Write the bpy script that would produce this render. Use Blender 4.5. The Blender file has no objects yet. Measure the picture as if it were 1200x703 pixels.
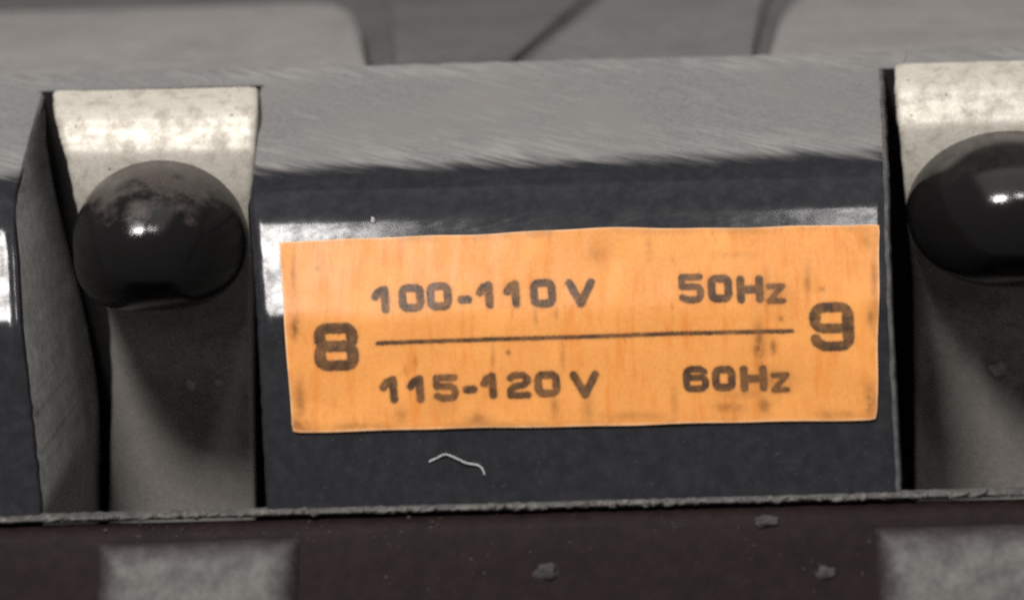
import bpy, bmesh, math, random
import numpy as np
from mathutils import Vector, Matrix, noise as mnoise

random.seed(7)
rng = np.random.default_rng(7)
sc = bpy.context.scene
MM = 0.001                       # everything below is written in millimetres

# ------------------------------------------------------------------ camera
ROLL = math.radians(1.55)
CR, SR = math.cos(ROLL), math.sin(ROLL)
DIST = 165.0                     # camera to the front face of the housing
FRAME = 60.0                     # width of the frame at the front face
CU, CV = 10.0, 40.0              # camera sits right of and above the frame centre


def unroll(u, v):
    return (u * CR + v * SR, -u * SR + v * CR)


CX, CZ = unroll(CU, CV)
cam_data = bpy.data.cameras.new('camera')
cam = bpy.data.objects.new('camera', cam_data)
sc.collection.objects.link(cam)
cam_data.sensor_width = 36.0
cam_data.lens = 36.0 * DIST / FRAME
cam_data.shift_x = -CU / FRAME
cam_data.shift_y = -CV / FRAME
cam_data.clip_start = 0.005
cam_data.clip_end = 20.0
right = Vector((CR, 0, -SR))
up = Vector((SR, 0, CR))
back = Vector((0, -1, 0))
rot = Matrix((right, up, back)).transposed()
cam.matrix_world = Matrix.Translation(Vector((CX, -DIST, CZ)) * MM) @ rot.to_4x4()
cam_data.dof.use_dof = True
cam_data.dof.focus_distance = (DIST + 3) * MM
cam_data.dof.aperture_fstop = 28.0
sc.camera = cam

# ------------------------------------------------------------------ light
world = bpy.data.worlds.new('World')
sc.world = world
world.use_nodes = True
bg = world.node_tree.nodes['Background']
bg.inputs[0].default_value = (1.0, 0.97, 0.94, 1)
bg.inputs[1].default_value = 0.14


def area(name, loc, target, sx, sy, watt, col):
    d = bpy.data.lights.new(name, 'AREA')
    d.shape = 'RECTANGLE'
    d.size, d.size_y = sx * MM, sy * MM
    d.energy = watt
    d.color = col
    o = bpy.data.objects.new(name, d)
    sc.collection.objects.link(o)
    l, t = Vector(loc) * MM, Vector(target) * MM
    o.matrix_world = Matrix.Translation(l) @ (t - l).to_track_quat('-Z', 'Y').to_matrix().to_4x4()
    return o


area('key_lamp', (-122, -305, 418), (-5, 2, 0), 92, 80, 2.8, (1.0, 0.965, 0.935))
area('second_lamp', (60, -284, 430), (10, 2, 0), 40, 44, 0.34, (1.0, 0.97, 0.94))
area('overhead_fill', (0, -300, 1300), (0, 0, 0), 1400, 1400, 5.5, (1.0, 0.97, 0.94))  # added fill light, standing in for bounce from an unseen ceiling

sc.view_settings.view_transform = 'Standard'
sc.view_settings.look = 'None'
sc.view_settings.exposure = 0.0
sc.view_settings.gamma = 1.0
sc.view_settings.use_curve_mapping = False
sc.render.engine = 'CYCLES'
sc.cycles.use_denoising = False
sc.cycles.pixel_filter_type = 'BLACKMAN_HARRIS'
sc.cycles.filter_width = 2.2
sc.cycles.max_bounces = 6
sc.cycles.sample_clamp_indirect = 4.0

# ------------------------------------------------------------------ helpers


def plane(px, py):
    return unroll((px - 600.0) / 20.0, (351.5 - py) / 20.0)


def at(px, py, y):
    """point at depth y (mm behind the front face) along a line of sight"""
    x, z = plane(px, py)
    k = (DIST + y) / DIST
    return Vector((CX + (x - CX) * k, y, CZ + (z - CZ) * k))


def at_height(px, py, zz):
    x, z = plane(px, py)
    k = (zz - CZ) / (z - CZ)
    return Vector((CX + (x - CX) * k, -DIST + DIST * k, zz))


# ---- housing cross-section: (y, z) pairs from the bottom up
BOT = -10.65                    # underside of the housing front
T0, T1, T2 = math.radians(24), math.radians(33.5), math.radians(62)
PROF = [((z + 1.5) * math.tan(T0), z) for z in (BOT, -9, -7.5, -6, -4, -2.5, -1.5)]
FRONT_Y = PROF[0][0]              # foot of the leaning front face
for i in range(1, 6):            # soft crease
    a = T0 + (T1 - T0) * i / 5
    PROF.append((8 * (math.cos(T0) - math.cos(a)), -1.5 + 8 * (math.sin(a) - math.sin(T0))))
y0, z0 = PROF[-1]
L1 = 5.2
PROF += [(y0 + L1 * f * math.sin(T1), z0 + L1 * f * math.cos(T1)) for f in (0.33, 0.66, 1)]
y0, z0 = PROF[-1]
for i in range(1, 9):
    a = T1 + (T2 - T1) * i / 8
    PROF.append((y0 + 5.6 * (math.cos(T1) - math.cos(a)), z0 + 5.6 * (math.sin(a) - math.sin(T1))))
SLOPE_Y, SLOPE_Z = PROF[-1]
TAN = 1 / math.tan(T2)


def slope_z(y):
    return SLOPE_Z + (y - SLOPE_Y) * TAN


def slope_seen_at(zp):
    """depth at which the sloping top meets the line of sight through height zp"""
    y = 12.0
    for _ in range(40):
        zz = CZ + (zp - CZ) * (DIST + y) / DIST
        y = 0.5 * y + 0.5 * (SLOPE_Y + (zz - SLOPE_Z) / TAN)
    return y


NOTCH_Y, RIM_Y = slope_seen_at(12.95), slope_seen_at(14.05)
RIM_Z = slope_z(RIM_Y)
for f in (0.2, 0.4, 0.6, 0.8, 1):
    yy = SLOPE_Y + (NOTCH_Y - SLOPE_Y) * f
    PROF.append((yy, slope_z(yy)))
PROF_RIM = PROF + [(RIM_Y, slope_z(RIM_Y))]
PZ = np.array([p[1] for p in PROF_RIM])
PY = np.array([p[0] for p in PROF_RIM])


def prof_y(z):
    return float(np.interp(z, PZ, PY))


def on_bar(px, py, lift=0.0):
    y = 0.0
    for _ in range(12):
        p = at(px, py, y)
        y = 0.5 * y + 0.5 * prof_y(p.z)
    p = at(px, py, y)
    d = 0.05
    t = Vector((0, prof_y(p.z + d) - prof_y(p.z - d), 2 * d)).normalized()
    n = Vector((0, -t.z, t.y))
    return p + n * lift


def mesh_obj(name, verts, faces, mats, parent=None, smooth=40, midx=None):
    me = bpy.data.meshes.new(name)
    me.from_pydata([tuple(Vector(v) * MM) for v in verts], [], faces)
    for m in (mats if isinstance(mats, list) else [mats]):
        me.materials.append(m)
    if midx:
        for p, i in zip(me.polygons, midx):
            p.material_index = i
    bm = bmesh.new()
    bm.from_mesh(me)
    bmesh.ops.recalc_face_normals(bm, faces=bm.faces)
    bm.to_mesh(me)
    bm.free()
    if smooth:
        me.polygons.foreach_set('use_smooth', [True] * len(me.polygons))
        me.set_sharp_from_angle(angle=math.radians(smooth))
    o = bpy.data.objects.new(name, me)
    sc.collection.objects.link(o)
    if parent:
        o.parent = parent
        o.matrix_parent_inverse = parent.matrix_world.inverted()
    return o


def empty(name, loc, label, cat, group=None):
    o = bpy.data.objects.new(name, None)
    o.empty_display_size = 0.005
    sc.collection.objects.link(o)
    o.matrix_world = Matrix.Translation(Vector(loc) * MM)
    o['label'] = label
    o['category'] = cat
    if group:
        o['group'] = group
    return o


def nz(x, y=0.0, z=0.0):
    return mnoise.noise(Vector((x, y, z)))


# ------------------------------------------------------------------ materials
class N:
    """tiny node helper"""

    def __init__(self, name):
        self.m = bpy.data.materials.new(name)
        self.m.use_nodes = True
        self.t = self.m.node_tree
        self.p = self.t.nodes['Principled BSDF']
        tc = self.t.nodes.new('ShaderNodeTexCoord')
        sc_ = self.t.nodes.new('ShaderNodeVectorMath')
        sc_.operation = 'SCALE'
        sc_.inputs['Scale'].default_value = 1000.0
        geo = self.t.nodes.new('ShaderNodeNewGeometry')
        self.geo = geo
        self.t.links.new(geo.outputs['Position'], sc_.inputs[0])
        self.mm = sc_.outputs[0]
        sep = self.t.nodes.new('ShaderNodeSeparateXYZ')
        self.t.links.new(self.mm, sep.inputs[0])
        self.x, self.y, self.z = sep.outputs
        self.t.nodes.remove(tc)

    def link(self, a, b):
        self.t.links.new(a, b)

    def set(self, name, v):
        i = self.p.inputs[name]
        if hasattr(v, 'links'):
            self.link(v, i)
        elif isinstance(v, (tuple, list)):
            i.default_value = (*v, 1.0) if len(v) == 3 else v
        else:
            i.default_value = v

    def math(self, op, a, b=None, clamp=False):
        n = self.t.nodes.new('ShaderNodeMath')
        n.operation = op
        n.use_clamp = clamp
        for i, v in enumerate((a, b)):
            if v is None:
                continue
            if hasattr(v, 'links'):
                self.link(v, n.inputs[i])
            else:
                n.inputs[i].default_value = v
        return n.outputs[0]

    def mapv(self, scale=(1, 1, 1), rotv=(0, 0, 0), src=None):
        r = self.t.nodes.new('ShaderNodeMapping')
        r.inputs['Rotation'].default_value = rotv
        self.link(src or self.mm, r.inputs['Vector'])
        n = self.t.nodes.new('ShaderNodeMapping')
        n.inputs['Scale'].default_value = scale
        self.link(r.outputs[0], n.inputs['Vector'])
        return n.outputs[0]

    def noise(self, scale, detail=4, rough=0.55, vec=None):
        n = self.t.nodes.new('ShaderNodeTexNoise')
        n.inputs['Scale'].default_value = scale
        n.inputs['Detail'].default_value = detail
        n.inputs['Roughness'].default_value = rough
        self.link(vec or self.mm, n.inputs['Vector'])
        return n.outputs['Fac']

    def voro(self, scale, vec=None):
        n = self.t.nodes.new('ShaderNodeTexVoronoi')
        n.inputs['Scale'].default_value = scale
        self.link(vec or self.mm, n.inputs['Vector'])
        return n.outputs['Distance']

    def ramp(self, v, lo, hi, a=0.0, b=1.0):
        n = self.t.nodes.new('ShaderNodeMapRange')
        n.interpolation_type = 'SMOOTHSTEP'
        self.link(v, n.inputs['Value'])
        for k, val in zip(('From Min', 'From Max', 'To Min', 'To Max'), (lo, hi, a, b)):
            n.inputs[k].default_value = val
        return n.outputs[0]

    def mix(self, f, a, b):
        n = self.t.nodes.new('ShaderNodeMix')
        n.data_type = 'RGBA'
        if hasattr(f, 'links'):
            self.link(f, n.inputs[0])
        else:
            n.inputs[0].default_value = f
        for s, v in ((6, a), (7, b)):
            if hasattr(v, 'links'):
                self.link(v, n.inputs[s])
            else:
                n.inputs[s].default_value = (*v, 1.0)
        return n.outputs[2]

    def mixf(self, f, a, b):
        n = self.t.nodes.new('ShaderNodeMix')
        n.data_type = 'FLOAT'
        self.link(f, n.inputs[0])
        for s, v in ((2, a), (3, b)):
            if hasattr(v, 'links'):
                self.link(v, n.inputs[s])
            else:
                n.inputs[s].default_value = v
        return n.outputs[0]

    def attr(self, name):
        n = self.t.nodes.new('ShaderNodeAttribute')
        n.attribute_name = name
        return n

    def bump(self, h, strength, dist_mm):
        n = self.t.nodes.new('ShaderNodeBump')
        n.inputs['Strength'].default_value = strength
        n.inputs['Distance'].default_value = dist_mm * MM
        self.link(h, n.inputs['Height'])
        self.link(n.outputs[0], self.p.inputs['Normal'])


def mat_housing():
    n = N('abraded_black_plastic')
    # sanding strokes: long, shallow, sloping down to the right
    v = n.mapv((0.22, 0.12, 2.6), (0, math.radians(-9), 0))
    strokes = n.noise(1.0, 3, 0.5, v)
    vf = n.mapv((0.4, 0.3, 9.0), (0, math.radians(-11), 0))
    fine = n.noise(1.0, 3, 0.6, vf)
    patch = n.noise(0.16, 3, 0.6)
    wob = n.math('MULTIPLY', n.math('SUBTRACT', strokes, 0.5), n.ramp(patch, 0.3, 0.7, 0.4, 1.2))
    edge = n.math('ADD', n.math('ADD', n.z, wob),
                  n.math('MULTIPLY', n.math('SUBTRACT', fine, 0.5), n.ramp(patch, 0.35, 0.65, 0.55, 0.15)))
    worn = n.ramp(edge, 6.35, 7.05)
    # brighter scuffs along both borders of the sanded face
    low = n.ramp(n.z, 6.9, 8.7, 1, 0)
    high = n.ramp(n.z, RIM_Z - 1.0, RIM_Z - 0.4)
    border = n.math('MULTIPLY', n.math('MAXIMUM', low, high), n.math('MULTIPLY', n.ramp(fine, 0.36, 0.62), n.ramp(n.noise(0.22, 3, 0.6), 0.32, 0.62, 0.25, 1.0)))
    grain = n.noise(3.5, 5, 0.7)
    big = n.noise(0.13, 3, 0.5)
    g1 = n.mix(n.ramp(grain, 0.3, 0.7), (0.135, 0.131, 0.129), (0.185, 0.180, 0.177))
    g1 = n.mix(n.ramp(big, 0.35, 0.7), g1, (0.175, 0.169, 0.164))
    g1 = n.mix(n.math('MULTIPLY', n.ramp(fine, 0.5, 0.68), n.ramp(patch, 0.3, 0.65, 0.12, 0.5)), g1, (0.235, 0.229, 0.223))
    g1 = n.mix(n.math('MULTIPLY', border, 0.5), g1, (0.29, 0.283, 0.275))
    # glossy moulded skin with dust
    dustn = n.noise(1.3, 6, 0.7)
    spk = n.ramp(n.voro(1.7), 0.035, 0.07, 1, 0)
    spk = n.math('MULTIPLY', spk, n.ramp(n.noise(0.7, 2), 0.45, 0.6))
    black = n.mix(n.ramp(dustn, 0.35, 0.75), (0.0195, 0.020, 0.0235), (0.030, 0.0302, 0.0335))
    black = n.mix(n.math('MULTIPLY', spk, 0.35), black, (0.25, 0.24, 0.22))
    n.set('Base Color', n.mix(worn, black, g1))
    smear = n.noise(0.5, 5, 0.65)
    streaky = n.noise(1.0, 4, 0.65, n.mapv((0.5, 2.0, 3.0), (0, 0.25, 0)))
    gloss = n.math('ADD', n.ramp(smear, 0.35, 0.75, 0.10, 0.14), n.ramp(streaky, 0.45, 0.75, 0.0, 0.06))
    n.set('Specular IOR Level', n.mixf(worn, n.ramp(n.noise(0.8, 6, 0.65), 0.32, 0.62, 0.055, 0.15), 0.35))
    n.set('Roughness', n.mixf(worn, gloss, 0.72))
    h = n.mixf(worn, n.math('MULTIPLY', n.noise(2.2, 4, 0.55), 0.16), n.math('ADD', grain, fine))
    n.bump(h, 0.22, 0.04)
    return n.m


def mat_dusty(name, a, b, rough=0.8, scale=1.6, spec=0.3):
    n = N(name)
    f = n.noise(scale, 7, 0.68)
    f2 = n.noise(scale * 0.22, 3, 0.5)
    c = n.mix(n.ramp(f, 0.3, 0.72), a, b)
    c = n.mix(n.math('MULTIPLY', n.ramp(f2, 0.4, 0.7), 0.35), c, tuple(0.6 * q for q in a))
    n.set('Base Color', c)
    n.set('Roughness', rough)
    n.set('Specular IOR Level', spec)
    n.bump(f, 0.5, 0.08)
    return n.m


def mat_metal():
    n = N('dulled_nickel')
    grime = n.noise(0.9, 6, 0.65)
    pits = n.ramp(n.voro(1.15), 0.06, 0.17, 1, 0)
    pits = n.math('MULTIPLY', pits, n.ramp(n.noise(0.55, 2), 0.42, 0.58))
    fine = n.noise(6, 4, 0.7)
    c = n.mix(n.ramp(fine, 0.3, 0.7), (0.52, 0.487, 0.425), (0.66, 0.62, 0.545))
    c = n.mix(n.math('MULTIPLY', n.ramp(grime, 0.42, 0.72), 0.7), c, (0.30, 0.265, 0.22))
    c = n.mix(n.math('MULTIPLY', pits, 0.8), c, (0.16, 0.145, 0.12))
    # dulled, dirt-filmed lower run of the strip (never polished by fingers)
    low = n.ramp(n.math('ADD', n.z, n.math('MULTIPLY', n.math('SUBTRACT', grime, 0.5), 5)), -1.5, 3.5, 1, 0)
    film = n.mix(n.ramp(fine, 0.3, 0.7), (0.31, 0.29, 0.27), (0.43, 0.404, 0.377))
    n.set('Base Color', n.mix(low, c, film))
    n.set('Metallic', n.mixf(low, 0.2, 0.45))
    n.set('Specular IOR Level', 0.35)
    n.set('Roughness', n.mixf(low, n.ramp(grime, 0.3, 0.7, 0.46, 0.66), n.ramp(grime, 0.35, 0.7, 0.17, 0.4)))
    n.bump(n.math('ADD', grime, n.math('MULTIPLY', fine, 0.3)), 0.35, 0.1)
    return n.m


def mat_knob(name, dust):
    n = N(name)
    f = n.noise(0.6, 4, 0.6)
    f2 = n.noise(5, 5, 0.7)
    nrm = n.t.nodes.new('ShaderNodeSeparateXYZ')
    n.link(n.geo.outputs['Normal'], nrm.inputs[0])
    settle = n.math('ADD', n.math('MULTIPLY', nrm.outputs[2], 0.55), f)
    d = n.math('MULTIPLY', n.ramp(settle, 0.82, 1.08), dust)
    d = n.math('MULTIPLY', d, n.ramp(f2, 0.25, 0.6, 0.55, 1.0))
    n.set('Base Color', n.mix(d, (0.0075, 0.007, 0.007), (0.07, 0.058, 0.052)))
    n.set('Roughness', n.mixf(d, n.ramp(f2, 0.3, 0.7, 0.10, 0.16), 0.55))
    n.set('Specular IOR Level', 0.4)
    n.bump(n.math('ADD', f2, f), 0.1 + 0.12 * dust, 0.05)
    return n.m


def mat_label():
    n = N('orange_printed_paper')
    ink = n.attr('ink').outputs['Fac']
    edge = n.attr('edge').outputs['Fac']
    stain = n.attr('stain').outputs['Fac']
    fib = n.noise(4.5, 6, 0.7)
    streak = n.noise(1.0, 4, 0.6, n.mapv((1.6, 0.3, 0.28)))
    blot = n.noise(0.28, 4, 0.55)
    speck = n.ramp(n.voro(1.05), 0.03, 0.1, 1, 0)
    speck = n.math('MULTIPLY', speck, n.ramp(n.noise(0.4, 2), 0.5, 0.62))
    c = n.mix(n.ramp(fib, 0.3, 0.72), (0.70, 0.285, 0.072), (0.765, 0.332, 0.098))
    c = n.mix(n.math('MULTIPLY', n.ramp(streak, 0.47, 0.72), 0.6), c, (0.66, 0.20, 0.035))
    c = n.mix(n.math('MULTIPLY', n.ramp(blot, 0.45, 0.7), 0.45), c, (0.88, 0.40, 0.11))
    fl = n.noise(1.0, 5, 0.7, n.mapv((3.2, 0.6, 0.9), (0, 0.12, 0)))
    wear = n.math('MULTIPLY', n.ramp(fl, 0.56, 0.74), n.ramp(n.noise(0.16, 3, 0.6), 0.42, 0.62))
    c = n.mix(n.math('MULTIPLY', wear, 0.75), c, (0.40, 0.145, 0.035))
    c = n.mix(n.math('MULTIPLY', speck, 0.5), c, (0.36, 0.13, 0.03))
    dirt = n.math('MULTIPLY', stain, n.ramp(n.noise(1.5, 6, 0.7), 0.28, 0.58, 0.3, 1.3), True)
    c = n.mix(dirt, c, (0.21, 0.085, 0.028))
    # rubbed paper border
    eb = n.math('ADD', edge, n.math('MULTIPLY', n.math('SUBTRACT', fib, 0.5), 7.0))
    c = n.mix(n.math('MULTIPLY', n.ramp(eb, 0.5, 3.0, 1, 0), 0.55), c, (0.72, 0.52, 0.34))
    c = n.mix(n.math('MULTIPLY', n.ramp(eb, 2.0, 11.0, 1, 0),
                     n.math('MULTIPLY', n.ramp(n.noise(0.5, 3), 0.38, 0.62), 0.42)), c, (0.34, 0.15, 0.05))
    # letterpress ink: slightly ragged rim, thin in places
    ik = n.math('ADD', ink, n.math('MULTIPLY', n.math('SUBTRACT', n.noise(5.0, 5, 0.75), 0.5), 4.2))
    k = n.ramp(ik, -1.5, 1.3, 1, 0)
    thin = n.ramp(n.noise(1.1, 5, 0.7), 0.34, 0.7, 0.97, 0.74)
    k = n.math('MULTIPLY', k, thin)
    k = n.math('MULTIPLY', k, n.math('SUBTRACT', 1.0, n.math('MULTIPLY', dirt, 0.45)))
    halo = n.math('MULTIPLY', n.ramp(ink, 0.0, 4.5, 1, 0), 0.16)
    c = n.mix(halo, c, (0.34, 0.16, 0.07))
    ic = n.mix(n.ramp(fib, 0.35, 0.7), (0.036, 0.026, 0.019), (0.062, 0.043, 0.031))
    c = n.mix(k, c, ic)
    n.set('Base Color', c)
    n.set('Roughness', n.ramp(blot, 0.3, 0.7, 0.24, 0.3))
    n.set('Specular IOR Level', 0.065)
    n.bump(n.math('ADD', fib, n.math('MULTIPLY', streak, 1.2)), 0.16, 0.05)
    return n.m


M_HOUS = mat_housing()
M_END = mat_dusty('dusty_cut_plastic', (0.22, 0.216, 0.21), (0.33, 0.323, 0.313), 0.85, 1.4)
M_RUB = mat_dusty('rubbed_corner', (0.05, 0.049, 0.048), (0.12, 0.117, 0.114), 0.6, 1.4)
M_METAL = mat_metal()
M_KNOB_D = mat_knob('dusty_black_knob', 0.85)
M_KNOB_C = mat_knob('glossy_black_knob', 0.12)
M_LABEL = mat_label()
M_PAPER = mat_dusty('paper_edge', (0.42, 0.31, 0.22), (0.6, 0.48, 0.36), 0.9, 3)
M_BASE = mat_dusty('brown_black_plastic', (0.0105, 0.0062, 0.0062), (0.0185, 0.0112, 0.0108), 0.62, 1.2, 0.1)
M_DARK = mat_dusty('dark_recess_plastic', (0.010, 0.0095, 0.009), (0.018, 0.017, 0.016), 0.7)
M_PLATE_L = mat_dusty('pale_grey_plate', (0.215, 0.206, 0.199), (0.26, 0.249, 0.24), 0.7, 0.6)
M_PLATE_D = mat_dusty('grey_deck_plate', (0.095, 0.0945, 0.0945), (0.122, 0.121, 0.121), 0.7, 0.6)
M_PLATE_M = mat_dusty('mid_grey_deck_plate', (0.13, 0.128, 0.127), (0.165, 0.162, 0.16), 0.7, 0.6)
M_FLOOR = mat_dusty('chassis_paint', (0.085, 0.084, 0.083), (0.105, 0.103, 0.101), 0.8, 0.6)
M_BURR = mat_dusty('torn_plastic_burr', (0.055, 0.052, 0.048), (0.21, 0.198, 0.182), 0.9, 1.6)
M_LINT = mat_dusty('pale_lint', (0.42, 0.42, 0.43), (0.6, 0.6, 0.6), 0.8, 3)
M_CRUMB = mat_dusty('grey_crumb', (0.04, 0.036, 0.033), (0.085, 0.077, 0.072), 0.9, 2.5)

# ------------------------------------------------------------------ setting
# lower base the housing stands on: a ledge that rolls over into a sloping apron
sec = [(40, -20.0), (FRONT_Y + 0.1, -20.0), (FRONT_Y + 0.1, BOT - 0.55), (FRONT_Y - 0.4, BOT - 0.5), (FRONT_Y - 0.9, BOT - 0.65), (FRONT_Y - 1.25, BOT - 1.1)]
sec += [(FRONT_Y - 1.25 - 7.5 * f, BOT - 1.1 - 15 * f) for f in (0.1, 0.25, 0.45, 0.7, 1, 2.0)]
vs, fs = [], []
xs = np.linspace(-70, 70, 71)
for x in xs:
    for (y, z) in sec:
        w = 0.06 * nz(x * 0.3, y, z) if z < BOT - 0.6 else 0
        vs.append((x, y + w, z))
ns = len(sec)
for i in range(len(xs) - 1):
    for j in range(ns - 1):
        fs.append((i * ns + j, (i + 1) * ns + j, (i + 1) * ns + j + 1, i * ns + j + 1))
base = mesh_obj('base_ledge', vs, fs, M_BASE, smooth=60)
base['kind'] = 'structure'
base['label'] = 'dark brown plastic ledge under the black housing'


def apron_y(z):
    return FRONT_Y - 1.25 - 7.5 * (BOT - 1.1 - z) / 15


# chassis floor behind the housing
vs = [(-90, 16.5, 9.0), (90, 16.5, 9.0), (90, 150, 9.0), (-90, 150, 9.0)]
flo = mesh_obj('chassis_floor', vs, [(0, 1, 2, 3)], M_FLOOR)
flo['kind'] = 'structure'
flo['label'] = 'dark grey chassis floor behind the housing'


def slab(name, pts, top, thick, mat, bev, label, cat, group=None):
    """flat plate with rolled edges from an outline seen on the plane z = top"""
    P = [at_height(px, py, top) for px, py in pts]
    c = sum(P, Vector()) / len(P)
    rings = []
    n = len(P)
    steps = [(bev, 0.0), (bev * 0.45, -bev * 0.12), (bev * 0.12, -bev * 0.45), (0, -bev), (0, -thick)]
    vs, fs = [], []
    for ins, dz in steps:
        for i in range(n):
            a, b, d = P[i - 1], P[i], P[(i + 1) % n]
            t1 = (b - a).normalized()
            t2 = (d - b).normalized()
            nn = Vector((-(t1 + t2).y, (t1 + t2).x, 0)).normalized()
            if nn.dot(c - b) < 0:
                nn = -nn
            q = b + nn * ins
            vs.append((q.x, q.y, top + dz))
    for r in range(len(steps) - 1):
        for i in range(n):
            j = (i + 1) % n
            fs.append((r * n + i, r * n + j, (r + 1) * n + j, (r + 1) * n + i))
    fs.append(tuple(range(n)))
    o = mesh_obj(name, vs, fs, mat, smooth=50)
    o['label'] = label
    o['category'] = cat
    if group:
        o['group'] = group
    return o


slab('cover_plate', [(-260, 20), (-60, 15), (200, 8), (370, 2), (400, 5), (417, 14), (424, 30), (430, 60), (437, 95), (-260, 112)],
     10.6, 2.5, M_PLATE_L, 0.9,
     'pale grey plate with a rounded corner behind the housing at top left', 'plate')
slab('deck_plate', [(455, -20), (706, -20), (676, 4), (640, 34), (602, 66), (590, 92), (465, 96)],
     9.6, 1.5, M_PLATE_D, 0.35,
     'dark grey deck plate between the pale corner plate and the slanting gap', 'plate')
slab('deck_plate', [(728, -20), (902, -20), (893, 10), (884, 50), (880, 84), (612, 92), (622, 68), (660, 36), (698, 4)],
     9.7, 1.6, M_PLATE_M, 0.35,
     'mid grey deck plate right of the slanting dark gap, top centre', 'plate')
slab('cover_plate', [(896, 84), (902, 50), (912, 18), (926, 0), (950, -14), (1500, -40), (1500, 70)],
     10.5, 2.4, M_PLATE_L, 0.9,
     'pale grey plate behind the housing at top right', 'plate')

# ------------------------------------------------------------------ housing
housing = empty('selector_housing', (0, 8, -12.4),
                'long black plastic housing with sanded grey top and notches for two clips', 'housing')


def edge_fn(ctrl):
    pts = sorted(((on_bar(px, py).z, on_bar(px, py).x) for px, py in ctrl))
    zs, xs_ = [p[0] for p in pts], [p[1] for p in pts]
    return lambda z: float(np.interp(z, zs, xs_))


def bar_segment(lf, rf, seed, rback=None, rwear=False):
    """one land of the housing: the cross-section swept in x with broken end edges"""
    prof = []
    for (a, b) in zip(PROF[:-1], PROF[1:]):          # refine for uneven edges
        d = math.hypot(b[0] - a[0], b[1] - a[1])
        k = max(1, int(d / 0.45))
        prof += [(a[0] + (b[0] - a[0]) * i / k, a[1] + (b[1] - a[1]) * i / k) for i in range(k)]
    prof.append(PROF[-1])
    m = len(prof)
    nrm = []
    for i in range(m):
        a, b = prof[max(0, i - 1)], prof[min(m - 1, i + 1)]
        t = Vector((b[0] - a[0], b[1] - a[1])).normalized()
        nrm.append((-t.y, t.x))
    cols = [(0, 0.0, 0.34), (0, 0.14, 0.09), (0, 0.38, 0.0), (0, 0.9, 0.0)]
    mid = [0.06, 0.12, 0.2, 0.3, 0.4, 0.5, 0.6, 0.7, 0.8, 0.88, 0.94]
    vs, fs, mi = [], [], []

    def col(xfun, ins, back_y):
        s = len(vs)
        for (y, z), (ny, nzz) in zip(prof, nrm):
            vs.append((xfun(z), y - ny * ins, z - nzz * ins))
        vs.append((xfun(prof[-1][1]), back_y, -20.0))
        vs.append((xfun(prof[0][1]), FRONT_Y + 0.7, -20.0))
        vs.append((xfun(prof[0][1]), FRONT_Y + 0.4, BOT - 0.2))
        return s
    starts = []
    for _, dx, ins in cols:
        starts.append(col(lambda z: lf(z) + dx + 0.07 * nz(z * 1.7, seed, dx), ins, NOTCH_Y))
    for f in mid:
        starts.append(col(lambda z: lf(z) * (1 - f) + rf(z) * f, 0, NOTCH_Y))
    for _, dx, ins in reversed(cols):
        starts.append(col(lambda z: rf(z) - dx + 0.07 * nz(z * 1.7, seed + 9, dx), ins, NOTCH_Y))
    w = m + 3
    for a, b in zip(starts[:-1], starts[1:]):
        for j in range(w):
            k = (j + 1) % w
            fs.append((a + j, b + j, b + k, a + k))
            mi.append(0)
    for s, bk in ((starts[0], None), (starts[-1], rback)):   # end faces, ruled back to the rail
        q = len(vs)
        for j in range(m):
            x_, _, z_ = vs[s + j]
            vs.append((bk(z_) if bk else x_, NOTCH_Y, z_))
        for j in range(m - 1):
            fs.append((s + j, s + j + 1, q + j + 1, q + j))
            mi.append(1)
        z_ = -20.0
        vs.append((bk(-20) if bk else vs[s][0], NOTCH_Y, z_))
        fs.append((s, q, q + m, s + m + 1, s + m + 2))
        mi.append(1)
    if rwear:                                        # rubbed, dusty corner
        for k in range(len(fs)):
            if mi[k] == 0 and min(fs[k]) >= starts[-3]:
                mi[k] = 2
    return mesh_obj('bar_segment', vs, fs, [M_HOUS, M_END, M_RUB], housing, smooth=35, midx=mi)


eL0 = edge_fn([(50, 112), (32, 175), (18, 235), (22, 300), (26, 375), (49, 588)])
eL1 = edge_fn([(303, 108), (298, 180), (290, 240), (294, 300), (300, 375), (311, 585)])
eR1 = edge_fn([(1037, 75), (1041, 180), (1044, 270), (1048, 375), (1058, 572)])
bk = sorted((at(px, py, NOTCH_Y).z, at(px, py, NOTCH_Y).x) for px, py in ((47, 100), (50, 118), (70, 250), (90, 335), (106, 400), (104, 600)))
pf = np.polyfit([b[0] for b in bk], [b[1] for b in bk], 3)
bar_segment(lambda z: -60.0, eL0, 1, lambda z: float(np.polyval(pf, max(z, -13.5))))
bar_segment(eL1, eR1, 5, None, True)
bar_segment(edge_fn([(1308, 75), (1304, 270), (1318, 572)]), lambda z: 60.0, 8)

# rear rail joining the lands: continues the sanded slope to a ragged rim
vs, fs = [], []
xs = np.linspace(-65, 65, 520)
for x in xs:
    j = 0.10 * nz(x * 0.8, 3) + 0.05 * nz(x * 3, 8)
    j2 = 0.03 * nz(x * 2.1, 5)
    r = RIM_Y + j
    vs += [(x, NOTCH_Y + 3.5, -20), (x, NOTCH_Y + 0.004, slope_z(NOTCH_Y) - 0.002), (x, 15.0, slope_z(15.0) + j2),
           (x, r - 0.25, slope_z(r - 0.25)), (x, r, slope_z(r) - 0.12), (x, r + 0.2, slope_z(r) - 0.5), (x, r + 0.4, 6.0)]
for i in range(len(xs) - 1):
    for j in range(6):
        fs.append((i * 7 + j, i * 7 + 7 + j, i * 7 + 8 + j, i * 7 + 1 + j))
mesh_obj('rear_rail', vs, fs, [M_HOUS, M_DARK], housing, smooth=35, midx=[1 if k % 6 == 0 else 0 for k in range(len(fs))])

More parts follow.
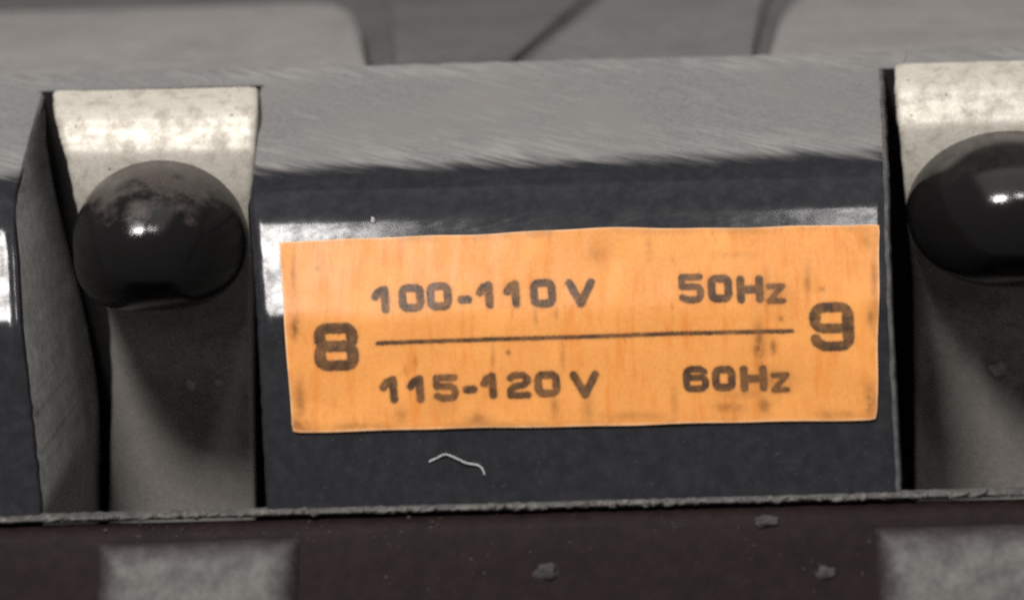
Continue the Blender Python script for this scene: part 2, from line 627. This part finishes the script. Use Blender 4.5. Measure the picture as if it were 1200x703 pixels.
# torn burr along the bottom edge
bm = bmesh.new()
x = -34.0
while x < 34:
    ln = random.uniform(0.25, 0.75)
    if random.random() < 0.84:
        r = random.uniform(0.06, 0.2)
        t = bmesh.ops.create_icosphere(bm, subdivisions=2, radius=1.0)
        tilt = Matrix.Rotation(random.uniform(-0.35, 0.25), 4, 'Y')
        mtx = Matrix.Translation((x, FRONT_Y - 0.3 + random.uniform(-0.1, 0.1), BOT - 0.08 + random.uniform(-0.06, 0.06))) @ tilt @ \
            Matrix.Diagonal((ln * 0.75, r * 1.2, r, 1))
        for v in t['verts']:
            k = 1 + 0.8 * nz(v.co.x * 1.7 + x * 3, v.co.y * 1.7, v.co.z * 1.7)
            v.co = mtx @ (v.co * k)
    x += ln * 0.8
# thin web under the lumps
for v in bm.verts:
    v.co *= MM
me = bpy.data.meshes.new('burr')
bm.to_mesh(me)
bm.free()
me.materials.append(M_BURR)
me.polygons.foreach_set('use_smooth', [True] * len(me.polygons))
burr = bpy.data.objects.new('burr', me)
sc.collection.objects.link(burr)
burr.parent = housing
burr.matrix_parent_inverse = housing.matrix_world.inverted()
burr['kind'] = 'stuff'
burr['label'] = 'ragged pale grey burr along the bottom edge'
vs, fs = [], []
xs = np.linspace(-62, 62, 700)
for x in xs:
    a = 0.07 * nz(x * 2.3, 1)
    b = 0.06 * nz(x * 1.9, 4)
    F = FRONT_Y - 0.3
    vs += [(x, F + 0.6, BOT + 0.08 + a), (x, F + 0.02 + b, BOT + 0.04 + a), (x, F - 0.12 + b, BOT - 0.1), (x, F + b, BOT - 0.26 + a), (x, F + 0.6, BOT - 0.3)]
for i in range(len(xs) - 1):
    for j in range(4):
        fs.append((i * 5 + j, i * 5 + 5 + j, i * 5 + 6 + j, i * 5 + 1 + j))
lip = mesh_obj('bottom_lip', vs, fs, M_RUB, housing, smooth=60)
# ------------------------------------------------------------------ clips


def sweep_strip(rows, thick, parent, name, mat, seed):
    """rows: (left point, right point) from the top lip down; solid strip"""
    front = []
    fine = []
    L = [Vector(r[0]) for r in rows]
    R = [Vector(r[1]) for r in rows]

    def cr(P, t):                                     # Catmull-Rom
        i = min(int(t), len(P) - 2)
        f = t - i
        p0, p1, p2, p3 = P[max(i - 1, 0)], P[i], P[i + 1], P[min(i + 2, len(P) - 1)]
        return 0.5 * ((2 * p1) + (p2 - p0) * f + (2 * p0 - 5 * p1 + 4 * p2 - p3) * f * f + (3 * p1 - p0 - 3 * p2 + p3) * f ** 3)
    steps = 10 * (len(rows) - 1)
    cols = [0, 0.012, 0.04, 0.12, 0.25, 0.4, 0.5, 0.6, 0.75, 0.88, 0.96, 0.988, 1]
    ins = [0.22, 0.06, 0, 0, 0, 0, 0, 0, 0, 0, 0, 0.06, 0.22]
    grid, norms = [], []
    for s in range(steps + 1):
        t = s / 10
        a, b = cr(L, t), cr(R, t)
        a.x += 0.07 * nz(s * 0.35, seed)
        d = cr(L, min(t + 0.05, len(rows) - 1)) - cr(L, max(t - 0.05, 0))
        nr = Vector((0, d.z, -d.y)).normalized()
        if nr.y > 0:
            nr = -nr
        grid.append((a, b))
        norms.append(nr)
    vs, fs = [], []
    nc = len(cols)
    for (a, b), nr in zip(grid, norms):
        for c, i in zip(cols, ins):
            q = a.lerp(b, c)
            vs.append(q - nr * i + nr * 0.05 * nz(q.x * 0.35, q.z * 0.35, seed))
    n1 = len(vs)
    for (a, b), nr in zip(grid, norms):
        for c in cols:
            vs.append(a.lerp(b, c) - nr * thick)
    m = len(grid)
    for i in range(m - 1):
        for j in range(nc - 1):
            q = (i * nc + j, i * nc + j + 1, (i + 1) * nc + j + 1, (i + 1) * nc + j)
            fs.append(q)
            fs.append(tuple(n1 + k for k in reversed(q)))
        fs.append((i * nc, (i + 1) * nc, n1 + (i + 1) * nc, n1 + i * nc))
        e = nc - 1
        fs.append((i * nc + e, n1 + i * nc + e, n1 + (i + 1) * nc + e, (i + 1) * nc + e))
    for j in range(nc - 1):
        fs.append((j, n1 + j, n1 + j + 1, j + 1))
        k = (m - 1) * nc
        fs.append((k + j, k + j + 1, n1 + k + j + 1, n1 + k + j))
    return mesh_obj(name, vs, fs, mat, parent, smooth=45)


def knob(center, rx, rz, prot, tilt, mat, parent, seed, square=2.0):
    """bulging cap with a short skirt, pointing out of the strip"""
    vs, fs = [], []
    seg, rings = 64, 26
    prof = [(0.9, -3.9), (0.97, -2.0), (1.0, -0.6), (1.0, -0.1)]
    for i in range(rings + 1):
        a = i / rings * math.pi / 2
        prof.append((math.cos(a) ** 0.92 if i < rings else 0.0, prot * math.sin(a)))
    R = Matrix.Rotation(tilt, 3, 'X')
    for k, (r, h) in enumerate(prof):
        for s in range(seg):
            t = 2 * math.pi * s / seg
            wob = 1 + 0.006 * nz(3 * math.cos(t) + seed, 3 * math.sin(t), h * 0.4)
            ct, st = math.cos(t), math.sin(t)
            if st < 0:                               # fuller lower half
                q = (abs(ct) ** square + abs(st) ** square) ** (-1 / square)
                ct, st = ct * q, st * q
            p = Vector((rx * r * ct * wob, -h, rz * r * st * wob))
            vs.append(Vector(center) + R @ p)
    for k in range(len(prof) - 1):
        for s in range(seg):
            u = (s + 1) % seg
            fs.append((k * seg + s, k * seg + u, (k + 1) * seg + u, (k + 1) * seg + s))
    fs.append(tuple(range(seg)))
    return mesh_obj('knob', vs, fs, mat, parent, smooth=60)


def mat_foot():
    n = N('grey_metal_dark_rim')
    f = n.noise(0.8, 7, 0.68)
    c = n.mix(n.ramp(f, 0.3, 0.72), (0.075, 0.072, 0.069), (0.165, 0.158, 0.152))
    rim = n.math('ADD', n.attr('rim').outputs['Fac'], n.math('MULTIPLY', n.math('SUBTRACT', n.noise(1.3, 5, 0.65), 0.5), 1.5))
    c = n.mix(n.ramp(rim, -0.2, 2.1, 1, 0), c, (0.022, 0.0165, 0.0155))  # soft falloff into dark at the pad edges, painted into the colour
    n.set('Base Color', c)
    n.set('Roughness', 0.6)
    n.set('Specular IOR Level', 0.25)
    n.bump(f, 0.5, 0.08)
    return n.m


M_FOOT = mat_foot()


def foot(pts, parent, seed):
    """grey metal foot of the clip, a thick pad lying on the sloping apron"""
    vs, fs, rim = [], [], []
    nu, nv = 40, 24
    (x0, zt0), (x1, zt1), zb = pts
    for j in range(nv + 1):
        for i in range(nu + 1):
            u, v = i / nu, j / nv
            x = x0 + (x1 - x0) * u
            zt = zt0 + (zt1 - zt0) * u
            z = zt + (zb - zt) * v
            d = min(u * (x1 - x0), (1 - u) * (x1 - x0), v * (zt - zb)) / 2.2
            rim.append(d * 2.2)
            hgt = 1.1 * math.sqrt(max(0, 1 - (1 - min(1, d)) ** 2)) + 0.09 * nz(x * 0.5, z * 0.8, seed) + 0.05 * nz(x * 2, z * 2, seed)
            vs.append((x, apron_y(z) - hgt * 0.89 + 0.15, z + hgt * 0.45))
    w = nu + 1
    for j in range(nv):
        for i in range(nu):
            fs.append((j * w + i, j * w + i + 1, (j + 1) * w + i + 1, (j + 1) * w + i))
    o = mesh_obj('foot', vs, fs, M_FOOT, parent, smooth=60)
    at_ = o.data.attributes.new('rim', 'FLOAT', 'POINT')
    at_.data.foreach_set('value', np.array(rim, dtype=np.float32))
    return o


def strip_rows(ctrl):
    return [(at(l, pl, y), at(r, pr, y)) for l, pl, r, pr, y in ctrl]


clip_a = empty('terminal_clip', at(205, 590, 14),
               'dull metal clip with a dusty brown-black domed knob left of the orange label', 'terminal clip', 'terminal clips')
sweep_strip(strip_rows([(62, 107, 302, 102, 13.5), (63, 126, 302, 121, 11.3), (65, 140, 301, 136, 10.3), (68, 155, 300, 151, 9.85), (72, 170, 299, 166, 9.4), (77, 190, 298, 186, 9.1),
                        (88, 240, 296, 236, 9.2), (100, 290, 296, 286, 10.2), (118, 340, 297, 336, 12.3), (128, 390, 297, 386, 13.3), (130, 490, 297, 486, 13.5), (124, 660, 300, 654, 13.6)]),
            0.8, clip_a, 'metal_strip', M_METAL, 2.0)
knob(at(190, 271, 9.6), 5.25, 4.5, 8.0, 0.0, M_KNOB_D, clip_a, 1.0, 2.9)
a, b, c = at(112, 642, -6), at(352, 634, -6), at(200, 800, -11)
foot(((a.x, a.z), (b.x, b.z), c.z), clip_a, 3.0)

clip_b = empty('terminal_clip', at(1180, 565, 14),
               'dull metal clip with a clean glossy black domed knob right of the orange label', 'terminal clip', 'terminal clips')
sweep_strip(strip_rows([(1049, 75, 1296, 69, 13.5), (1049, 93, 1296, 87, 11.3), (1050, 107, 1296, 101, 10.3), (1051, 122, 1296, 116, 9.85), (1052, 137, 1296, 131, 9.4), (1055, 157, 1296, 151, 9.1),
                        (1060, 215, 1296, 209, 9.2), (1064, 265, 1296, 259, 10.2), (1069, 315, 1298, 309, 12.3), (1071, 365, 1300, 359, 13.3), (1072, 470, 1300, 464, 13.5), (1074, 650, 1300, 644, 13.6)]),
            0.8, clip_b, 'metal_strip', M_METAL, 6.0)
knob(at(1184, 241, 9.6), 6.45, 4.75, 7.4, 0.0, M_KNOB_C, clip_b, 4.0, 2.3)
a, b, c = at(1024, 622, -6), at(1300, 614, -6), at(1180, 800, -11)
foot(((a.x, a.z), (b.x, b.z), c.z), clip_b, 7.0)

# ------------------------------------------------------------------ label


def rrect(x0, y0, x1, y1, r, n=5):
    pts = []
    for cx, cy, a0 in ((x1 - r, y0 + r, -90), (x1 - r, y1 - r, 0), (x0 + r, y1 - r, 90), (x0 + r, y0 + r, 180)):
        for i in range(n + 1):
            a = math.radians(a0 + 90 * i / n)
            pts.append((cx + r * math.cos(a), cy + r * math.sin(a)))
    return pts + [pts[0]]


def glyph(ch, x0, y0, x1, y1, t):
    """centre-lines of a wide square-cornered letter, inset by half the stroke"""
    h = t / 2
    a, b, c, d = x0 + h, y0 + h, x1 - h, y1 - h
    m = (b + d) / 2
    r = min(c - a, d - b) * 0.26
    if ch == '0':
        return [rrect(a, b, c, d, r * 1.1)]
    if ch == '1':
        return [[(a, b + (d - b) * 0.36), (a + (c - a) * 0.35, b + (d - b) * 0.12), (c - 1.0, b)], [(c - 0.8, b), (c - 0.3, d)]]
    if ch == '-':
        return [[(a, m), (c, m)]]
    if ch == 'V':
        return [[(a, b), ((a + c) / 2, d), (c, b)]]
    if ch == 'H':
        return [[(a, b), (a, d)], [(c, b), (c, d)], [(a, m), (c, m)]]
    if ch == 'z':
        return [[(a, b), (c, b), (a, d), (c, d)]]
    if ch == '8':
        mm_ = b + (d - b) * 0.485
        return [rrect(a + 0.6, b, c - 0.6, mm_, r * 0.85), rrect(a, mm_, c, d, r * 0.85), rrect(a + 2.6, b + 1, c - 2.6, mm_ - 1, r * 0.6),
                rrect(a + 2.5, mm_ + 1, c - 2.5, d - 1, r * 0.6)]
    if ch == '9':
        mm_ = b + (d - b) * 0.535
        ring = rrect(a, b, c, mm_, r)
        return [ring, [(a + 2, b + r), (a + 2, mm_ - r)], [(c - 2.5, b + r), (c - 2.5, d - r)], [(c, b + r * 1.2), (c, d - r)] + [(c - r + r * math.cos(q), d - r + r * math.sin(q)) for q in np.linspace(0, math.pi / 2, 5)] +
                [(a + r, d), (a + 1.5, d - r * 0.55), (a + 0.6, d - r * 0.9)]]
    if ch == '6':
        mm_ = b + (d - b) * 0.42
        ring = rrect(a, mm_, c, d, r)
        return [ring, [(a, d - r), (a, b + r), (a + r * 0.3, b + r * 0.3), (a + r, b), (c - r, b), (c - 1, b + r * 0.5)]]
    if ch == '5':
        mm_ = b + (d - b) * 0.42
        return [[(c - 0.5, b), (a, b), (a, mm_), (c - r, mm_), (c - r * 0.3, mm_ + r * 0.3), (c, mm_ + r), (c, d - r), (c - r * 0.3, d - r * 0.3), (c - r, d),
                 (a + r, d), (a, d - r * 0.5)]]
    if ch == '2':
        mm_ = m
        return [[(a, b + r * 0.6), (a + r, b), (c - r, b), (c, b + r * 0.8), (c, mm_ - r * 0.7), (c - r, mm_), (a + r, mm_ + 1), (a, mm_ + r), (a, d), (c, d)]]


INK = []                                             # (segments, half stroke)


def put(ch, x0, y0, x1, y1, t, lean=0.028):
    for pl in glyph(ch, x0, y0, x1, y1, t):
        xc, yc = (x0 + x1) / 2, (y0 + y1) / 2
        pl = [(px + 0.05 * (py - yc), py - lean * (px - xc)) for px, py in pl]
        INK.append((pl, t / 2))


TXT = [('1', 435, 336, 457, 369), ('0', 467, 334, 498, 367), ('0', 500, 332, 530, 365.5), ('-', 536, 347, 554, 358), ('1', 558, 331, 579, 363.5),
       ('1', 590, 330, 610, 362.5), ('0', 621, 328, 652, 362), ('V', 663, 328, 698, 362),
       ('1', 445, 441, 467, 473.5), ('1', 477, 440, 498, 473), ('5', 508, 439, 538, 471.5), ('-', 542, 452, 560, 462), ('1', 563, 437, 583, 468.5),
       ('2', 594, 436, 623, 468), ('0', 626, 435, 657, 466.5), ('V', 668, 435, 703, 468),
       ('5', 795, 322, 825, 357), ('0', 829, 323, 858.5, 356), ('H', 863, 324, 895, 357), ('z', 897.5, 333.5, 921, 357.5),
       ('6', 800, 429, 831, 460.5), ('0', 834, 429, 862.5, 459.5), ('H', 867, 428.5, 899.5, 460), ('z', 903, 436.5, 926, 461)]
for g in TXT:
    put(*g, {'-': 10.0, 'z': 7.2, '6': 8.6, '5': 8.6, '2': 8.6}.get(g[0], 9.9))
put('8', 368, 379, 421, 435.5, 12.0)
put('9', 948.5, 355, 1001, 412.5, 12.0)
INK.append(([(443, 403.2), (520, 400.0), (710, 394.6), (780, 391.8), (928, 388.6)], 2.7))

nu, nv = 352, 118
U, V = np.meshgrid(np.linspace(0, 1, nu + 1), np.linspace(0, 1, nv + 1))
tl, tr, br, bl = (327, 284), (1031, 264.5), (1027.5, 492), (343, 507)
GX = (tl[0] * (1 - U) + tr[0] * U) * (1 - V) + (bl[0] * (1 - U) + br[0] * U) * V
GY = (tl[1] * (1 - U) + tr[1] * U) * (1 - V) + (bl[1] * (1 - U) + br[1] * U) * V
GY += (1 - V) * (-3.5 * np.exp(-((GX - 690) / 170.0) ** 2) + 0.7 * np.sin(GX / 41.0) + 0.4 * np.sin(GX / 17.0))
GY += V * (0.5 * np.sin(GX / 53.0 + 1) + 0.3 * np.sin(GX / 19.0))
GX += (1 - U) * 0.4 * np.sin(GY / 23.0) + U * 0.6 * np.sin(GY / 17.0)
# worn corners
for cu, cv in ((0, 0), (1, 0), (1, 1), (0, 1)):
    du, dv = np.abs(U - cu) * 700, np.abs(V - cv) * 225
    k = np.clip(1 - np.hypot(du, dv) / 9.0, 0, 1) * 1.3
    GX += k * (1 if cu == 0 else -1)
    GY += k * (1 if cv == 0 else -1)

sdf = np.full(GX.shape, 50.0)
for pl, hw in INK:
    for (ax, ay), (bx, by) in zip(pl[:-1], pl[1:]):
        dx, dy = bx - ax, by - ay
        l2 = dx * dx + dy * dy + 1e-9
        t = np.clip(((GX - ax) * dx + (GY - ay) * dy) / l2, 0, 1)
        sdf = np.minimum(sdf, np.hypot(GX - ax - t * dx, GY - ay - t * dy) - hw)
edge = np.minimum(np.minimum(U, 1 - U) * 695, np.minimum(V, 1 - V) * 224)
stain = np.zeros(GX.shape)
for sx, sy, rx, ry, k in [(889, 405, 7, 26, 0.75), (906, 408, 4, 9, 0.7), (898, 340, 5, 22, 0.4), (346, 385, 6, 14, 0.7), (352, 470, 6, 26, 0.55),
                          (352, 498, 12, 7, 0.7), (946, 330, 4, 20, 0.45), (963, 340, 3, 3, 0.8), (1020, 372, 5, 12, 0.5), (1019, 470, 7, 20, 0.6),
                          (855, 478, 20, 6, 0.5), (895, 476, 8, 10, 0.65), (560, 492, 14, 10, 0.5), (650, 478, 5, 14, 0.5), (596, 414, 3, 3, 0.8),
                          (578, 420, 2.5, 16, 0.35), (660, 420, 3, 18, 0.3), (915, 374, 3, 4, 0.55), (700, 300, 12, 14, 0.25), (760, 290, 5, 16, 0.22),
                          (372, 316, 3, 3, 0.5), (487, 425, 3, 8, 0.3), (470, 488, 9, 10, 0.35), (980, 486, 30, 5, 0.35), (740, 488, 40, 6, 0.3),
                          (1016, 282, 8, 10, 0.35), (628, 372, 2.5, 10, 0.35), (652, 368, 2.5, 8, 0.35), (860, 300, 30, 4, 0.15), (905, 446, 26, 16, 0.42), (906, 346, 20, 12, 0.35), (872, 462, 30, 8, 0.3), (520, 470, 16, 20, 0.22), (690, 480, 7, 18, 0.35), (790, 470, 5, 20, 0.3), (420, 500, 30, 5, 0.4), (610, 502, 50, 4, 0.4), (1024, 330, 4, 40, 0.4), (344, 330, 4, 40, 0.35)]:
    stain = np.maximum(stain, k * np.exp(-((GX - sx) / rx) ** 2 - ((GY - sy) / ry) ** 2))

vs, fs, mi = [], [], []
idx = np.arange((nu + 1) * (nv + 1)).reshape(nv + 1, nu + 1)
for j in range(nv + 1):
    for i in range(nu + 1):
        px, py = GX[j, i], GY[j, i]
        lift = 0.2 + 0.06 * nz(px * 0.012, py * 0.02, 2) + 0.02 * nz(px * 0.05, py * 0.03, 5)
        lift += 0.12 * math.exp(-((px - 690) / 120) ** 2) * max(0, 1 - V[j, i] * 6)      # top edge lifts a little
        vs.append(on_bar(px, py, lift))
for j in range(nv):
    for i in range(nu):
        fs.append((idx[j, i], idx[j, i + 1], idx[j + 1, i + 1], idx[j + 1, i]))
        mi.append(0)
ring = list(idx[0, :]) + list(idx[1:, -1]) + list(idx[-1, -2::-1]) + list(idx[-2:0, 0])
s = len(vs)
for r in ring:
    j, i = divmod(int(r), nu + 1)
    vs.append(on_bar(GX[j, i], GY[j, i], 0.01))
for k in range(len(ring)):
    u = (k + 1) % len(ring)
    fs.append((int(ring[k]), int(ring[u]), s + u, s + k))
    mi.append(1)
fs = [tuple(int(q) for q in f) for f in fs]
lab = mesh_obj('voltage_label', vs, fs, [M_LABEL, M_PAPER], None, smooth=50, midx=mi)
for nm, arr in (('ink', sdf), ('edge', edge), ('stain', stain)):
    at_ = lab.data.attributes.new(nm, 'FLOAT', 'POINT')
    full = np.zeros(len(vs), dtype=np.float32)
    full[:arr.size] = arr.ravel()
    if nm == 'ink':
        full[arr.size:] = 50
    at_.data.foreach_set('value', full)
lab['label'] = 'worn orange paper label printed 8, 100-110 V 50Hz over 115-120 V 60Hz, 9'
lab['category'] = 'label'

# ------------------------------------------------------------------ lint, crumbs, dust


def fibre(name, pts, rad, mat, label):
    P = [Vector(p) for p in pts]
    vs, fs = [], []
    seg = 6
    fine = []
    for i in range(len(P) - 1):
        p0, p1, p2, p3 = P[max(i - 1, 0)], P[i], P[i + 1], P[min(i + 2, len(P) - 1)]
        for k in range(6):
            f = k / 6
            fine.append(0.5 * ((2 * p1) + (p2 - p0) * f + (2 * p0 - 5 * p1 + 4 * p2 - p3) * f * f + (3 * p1 - p0 - 3 * p2 + p3) * f ** 3))
    fine.append(P[-1])
    for i, q in enumerate(fine):
        d = (fine[min(i + 1, len(fine) - 1)] - fine[max(i - 1, 0)]).normalized()
        a = d.cross(Vector((0, 1, 0.2))).normalized()
        b = d.cross(a)
        r = rad * (1 + 0.3 * nz(i * 0.4, 2))
        for s_ in range(seg):
            t = 2 * math.pi * s_ / seg
            vs.append(q + (a * math.cos(t) + b * math.sin(t)) * r)
    for i in range(len(fine) - 1):
        for s_ in range(seg):
            u = (s_ + 1) % seg
            fs.append((i * seg + s_, i * seg + u, (i + 1) * seg + u, (i + 1) * seg + s_))
    o = mesh_obj(name, vs, fs, mat, None, smooth=60)
    o['label'] = label
    o['category'] = 'fibre'
    return o


fibre('lint_fibre', [on_bar(x, y, l) for x, y, l in ((503, 541, 0.06), (512, 537, 0.12), (522, 533, 0.2), (534, 537, 0.22), (547, 543, 0.2),
                                                     (559, 545, 0.16), (565, 549, 0.12), (568, 556, 0.06))], 0.055, M_LINT,
      'short white bent lint fibre on the black face below the orange label')
hair = [on_bar(1052, 84, 0.15), on_bar(1060, 70, 0.2)] + [at(1064, 58, 16.5), at(1072, 42, 18), at(1078, 28, 20)]
fibre('stray_hair', hair, 0.018, M_END, 'faint thin hair standing at the top left corner of the right clip')


def crumb(px, py, y, r, label, seed, mat=M_CRUMB, sq=(1, 1, 1)):
    bm = bmesh.new()
    bmesh.ops.create_icosphere(bm, subdivisions=3, radius=1.0)
    c = at(px, py, y)
    vs = []
    for v in bm.verts:
        k = 1 + 0.5 * nz(v.co.x * 1.3 + seed, v.co.y * 1.3, v.co.z * 1.3) + 0.25 * nz(v.co.x * 3 + seed, v.co.y * 3, v.co.z * 3)
        vs.append(c + Vector((v.co.x * sq[0], v.co.y * sq[1], v.co.z * sq[2])) * r * k)
    fs = [tuple(v.index for v in f.verts) for f in bm.faces]
    bm.free()
    o = mesh_obj('crumb', vs, fs, mat, None, smooth=170)
    o['label'] = label
    o['category'] = 'crumb'
    o['group'] = 'crumbs on the ledge'
    return o


def on_apron(px, py):
    y = -1.0
    for _ in range(12):
        y = 0.5 * y + 0.5 * apron_y(at(px, py, y).z)
    return y


crumb(897, 611, on_apron(897, 611), 0.55, 'elongated grey crumb on the ledge below the right half of the orange label', 1, sq=(1.25, 0.5, 0.6))
crumb(641, 670, on_apron(641, 670), 0.6, 'round grey crumb on the ledge below the middle of the orange label', 5, sq=(1.1, 0.5, 0.8))
crumb(967, 671, on_apron(967, 671), 0.5, 'round grey crumb on the ledge beside the right grey foot', 9, sq=(1.1, 0.5, 0.8))
g1 = crumb(223, 451, 13.35, 0.42, 'pale smudge of dirt on the metal strip under the left knob', 21, sq=(0.9, 0.35, 0.8))
g2 = crumb(256, 449, 13.35, 0.3, 'small dirt speck on the metal strip beside the pale smudge under the left knob', 25, sq=(1.0, 0.35, 0.8))
g3 = crumb(1170, 432, 13.3, 0.55, 'grey smudge of dirt on the metal strip under the right knob', 29, sq=(1.1, 0.35, 0.8))
for g in (g1, g2, g3):
    g.name = 'dirt_smudge'
    g.data.materials[0] = M_LINT
    g['category'] = 'dirt'
    g['group'] = 'dirt on the metal strips'
p = on_bar(437, 259, 0.0)
chip = crumb(437, 259, p.y - 0.05, 0.2, 'tiny white fleck on the glossy black edge above the orange label', 12, M_LINT, (0.7, 0.6, 1.2))
chip.name = 'white_fleck'
chip['category'] = 'fleck'
del chip['group']

# countless dust grains on the black faces and the ledge
bm = bmesh.new()


def grain(c, r):
    t = bmesh.ops.create_icosphere(bm, subdivisions=1, radius=1.0)
    m = Matrix.Rotation(random.uniform(0, 3), 3, 'Z')
    sx, sz = random.uniform(0.6, 1.7), random.uniform(0.6, 1.2)
    for v in t['verts']:
        q = m @ (v.co * (1 + 0.4 * random.uniform(-1, 1)))
        v.co = (Vector(c) + Vector((q.x * sx, q.y * 0.5, q.z * sz)) * r) * MM


for _ in range(230):
    px, py = random.uniform(315, 1045), random.uniform(512, 578)
    grain(on_bar(px, py, 0.01), random.choice((0.02, 0.025, 0.03, 0.035, 0.06)))
for _ in range(90):
    px, py = random.uniform(310, 1035), random.uniform(215, 262)
    grain(on_bar(px, py, 0.01), random.choice((0.02, 0.025, 0.03)))
hubs = [(random.uniform(0, 1200), random.uniform(603, 703), random.uniform(10, 60)) for _ in range(26)]
for _ in range(330):
    hx, hy, hs = random.choice(hubs)
    px, py = random.gauss(hx, hs), hy + random.gauss(0, hs * 0.35)
    if not (600 < py < 705 and 0 < px < 1200):
        continue
    grain(at(px, py, on_apron(px, py)), random.choice((0.025, 0.03, 0.04, 0.06, 0.09)))
me = bpy.data.meshes.new('dust')
bm.to_mesh(me)
bm.free()
me.materials.append(M_CRUMB)
dust = bpy.data.objects.new('dust', me)
sc.collection.objects.link(dust)
dust['kind'] = 'stuff'
dust['label'] = 'fine grey dust scattered over the black housing and the ledge'
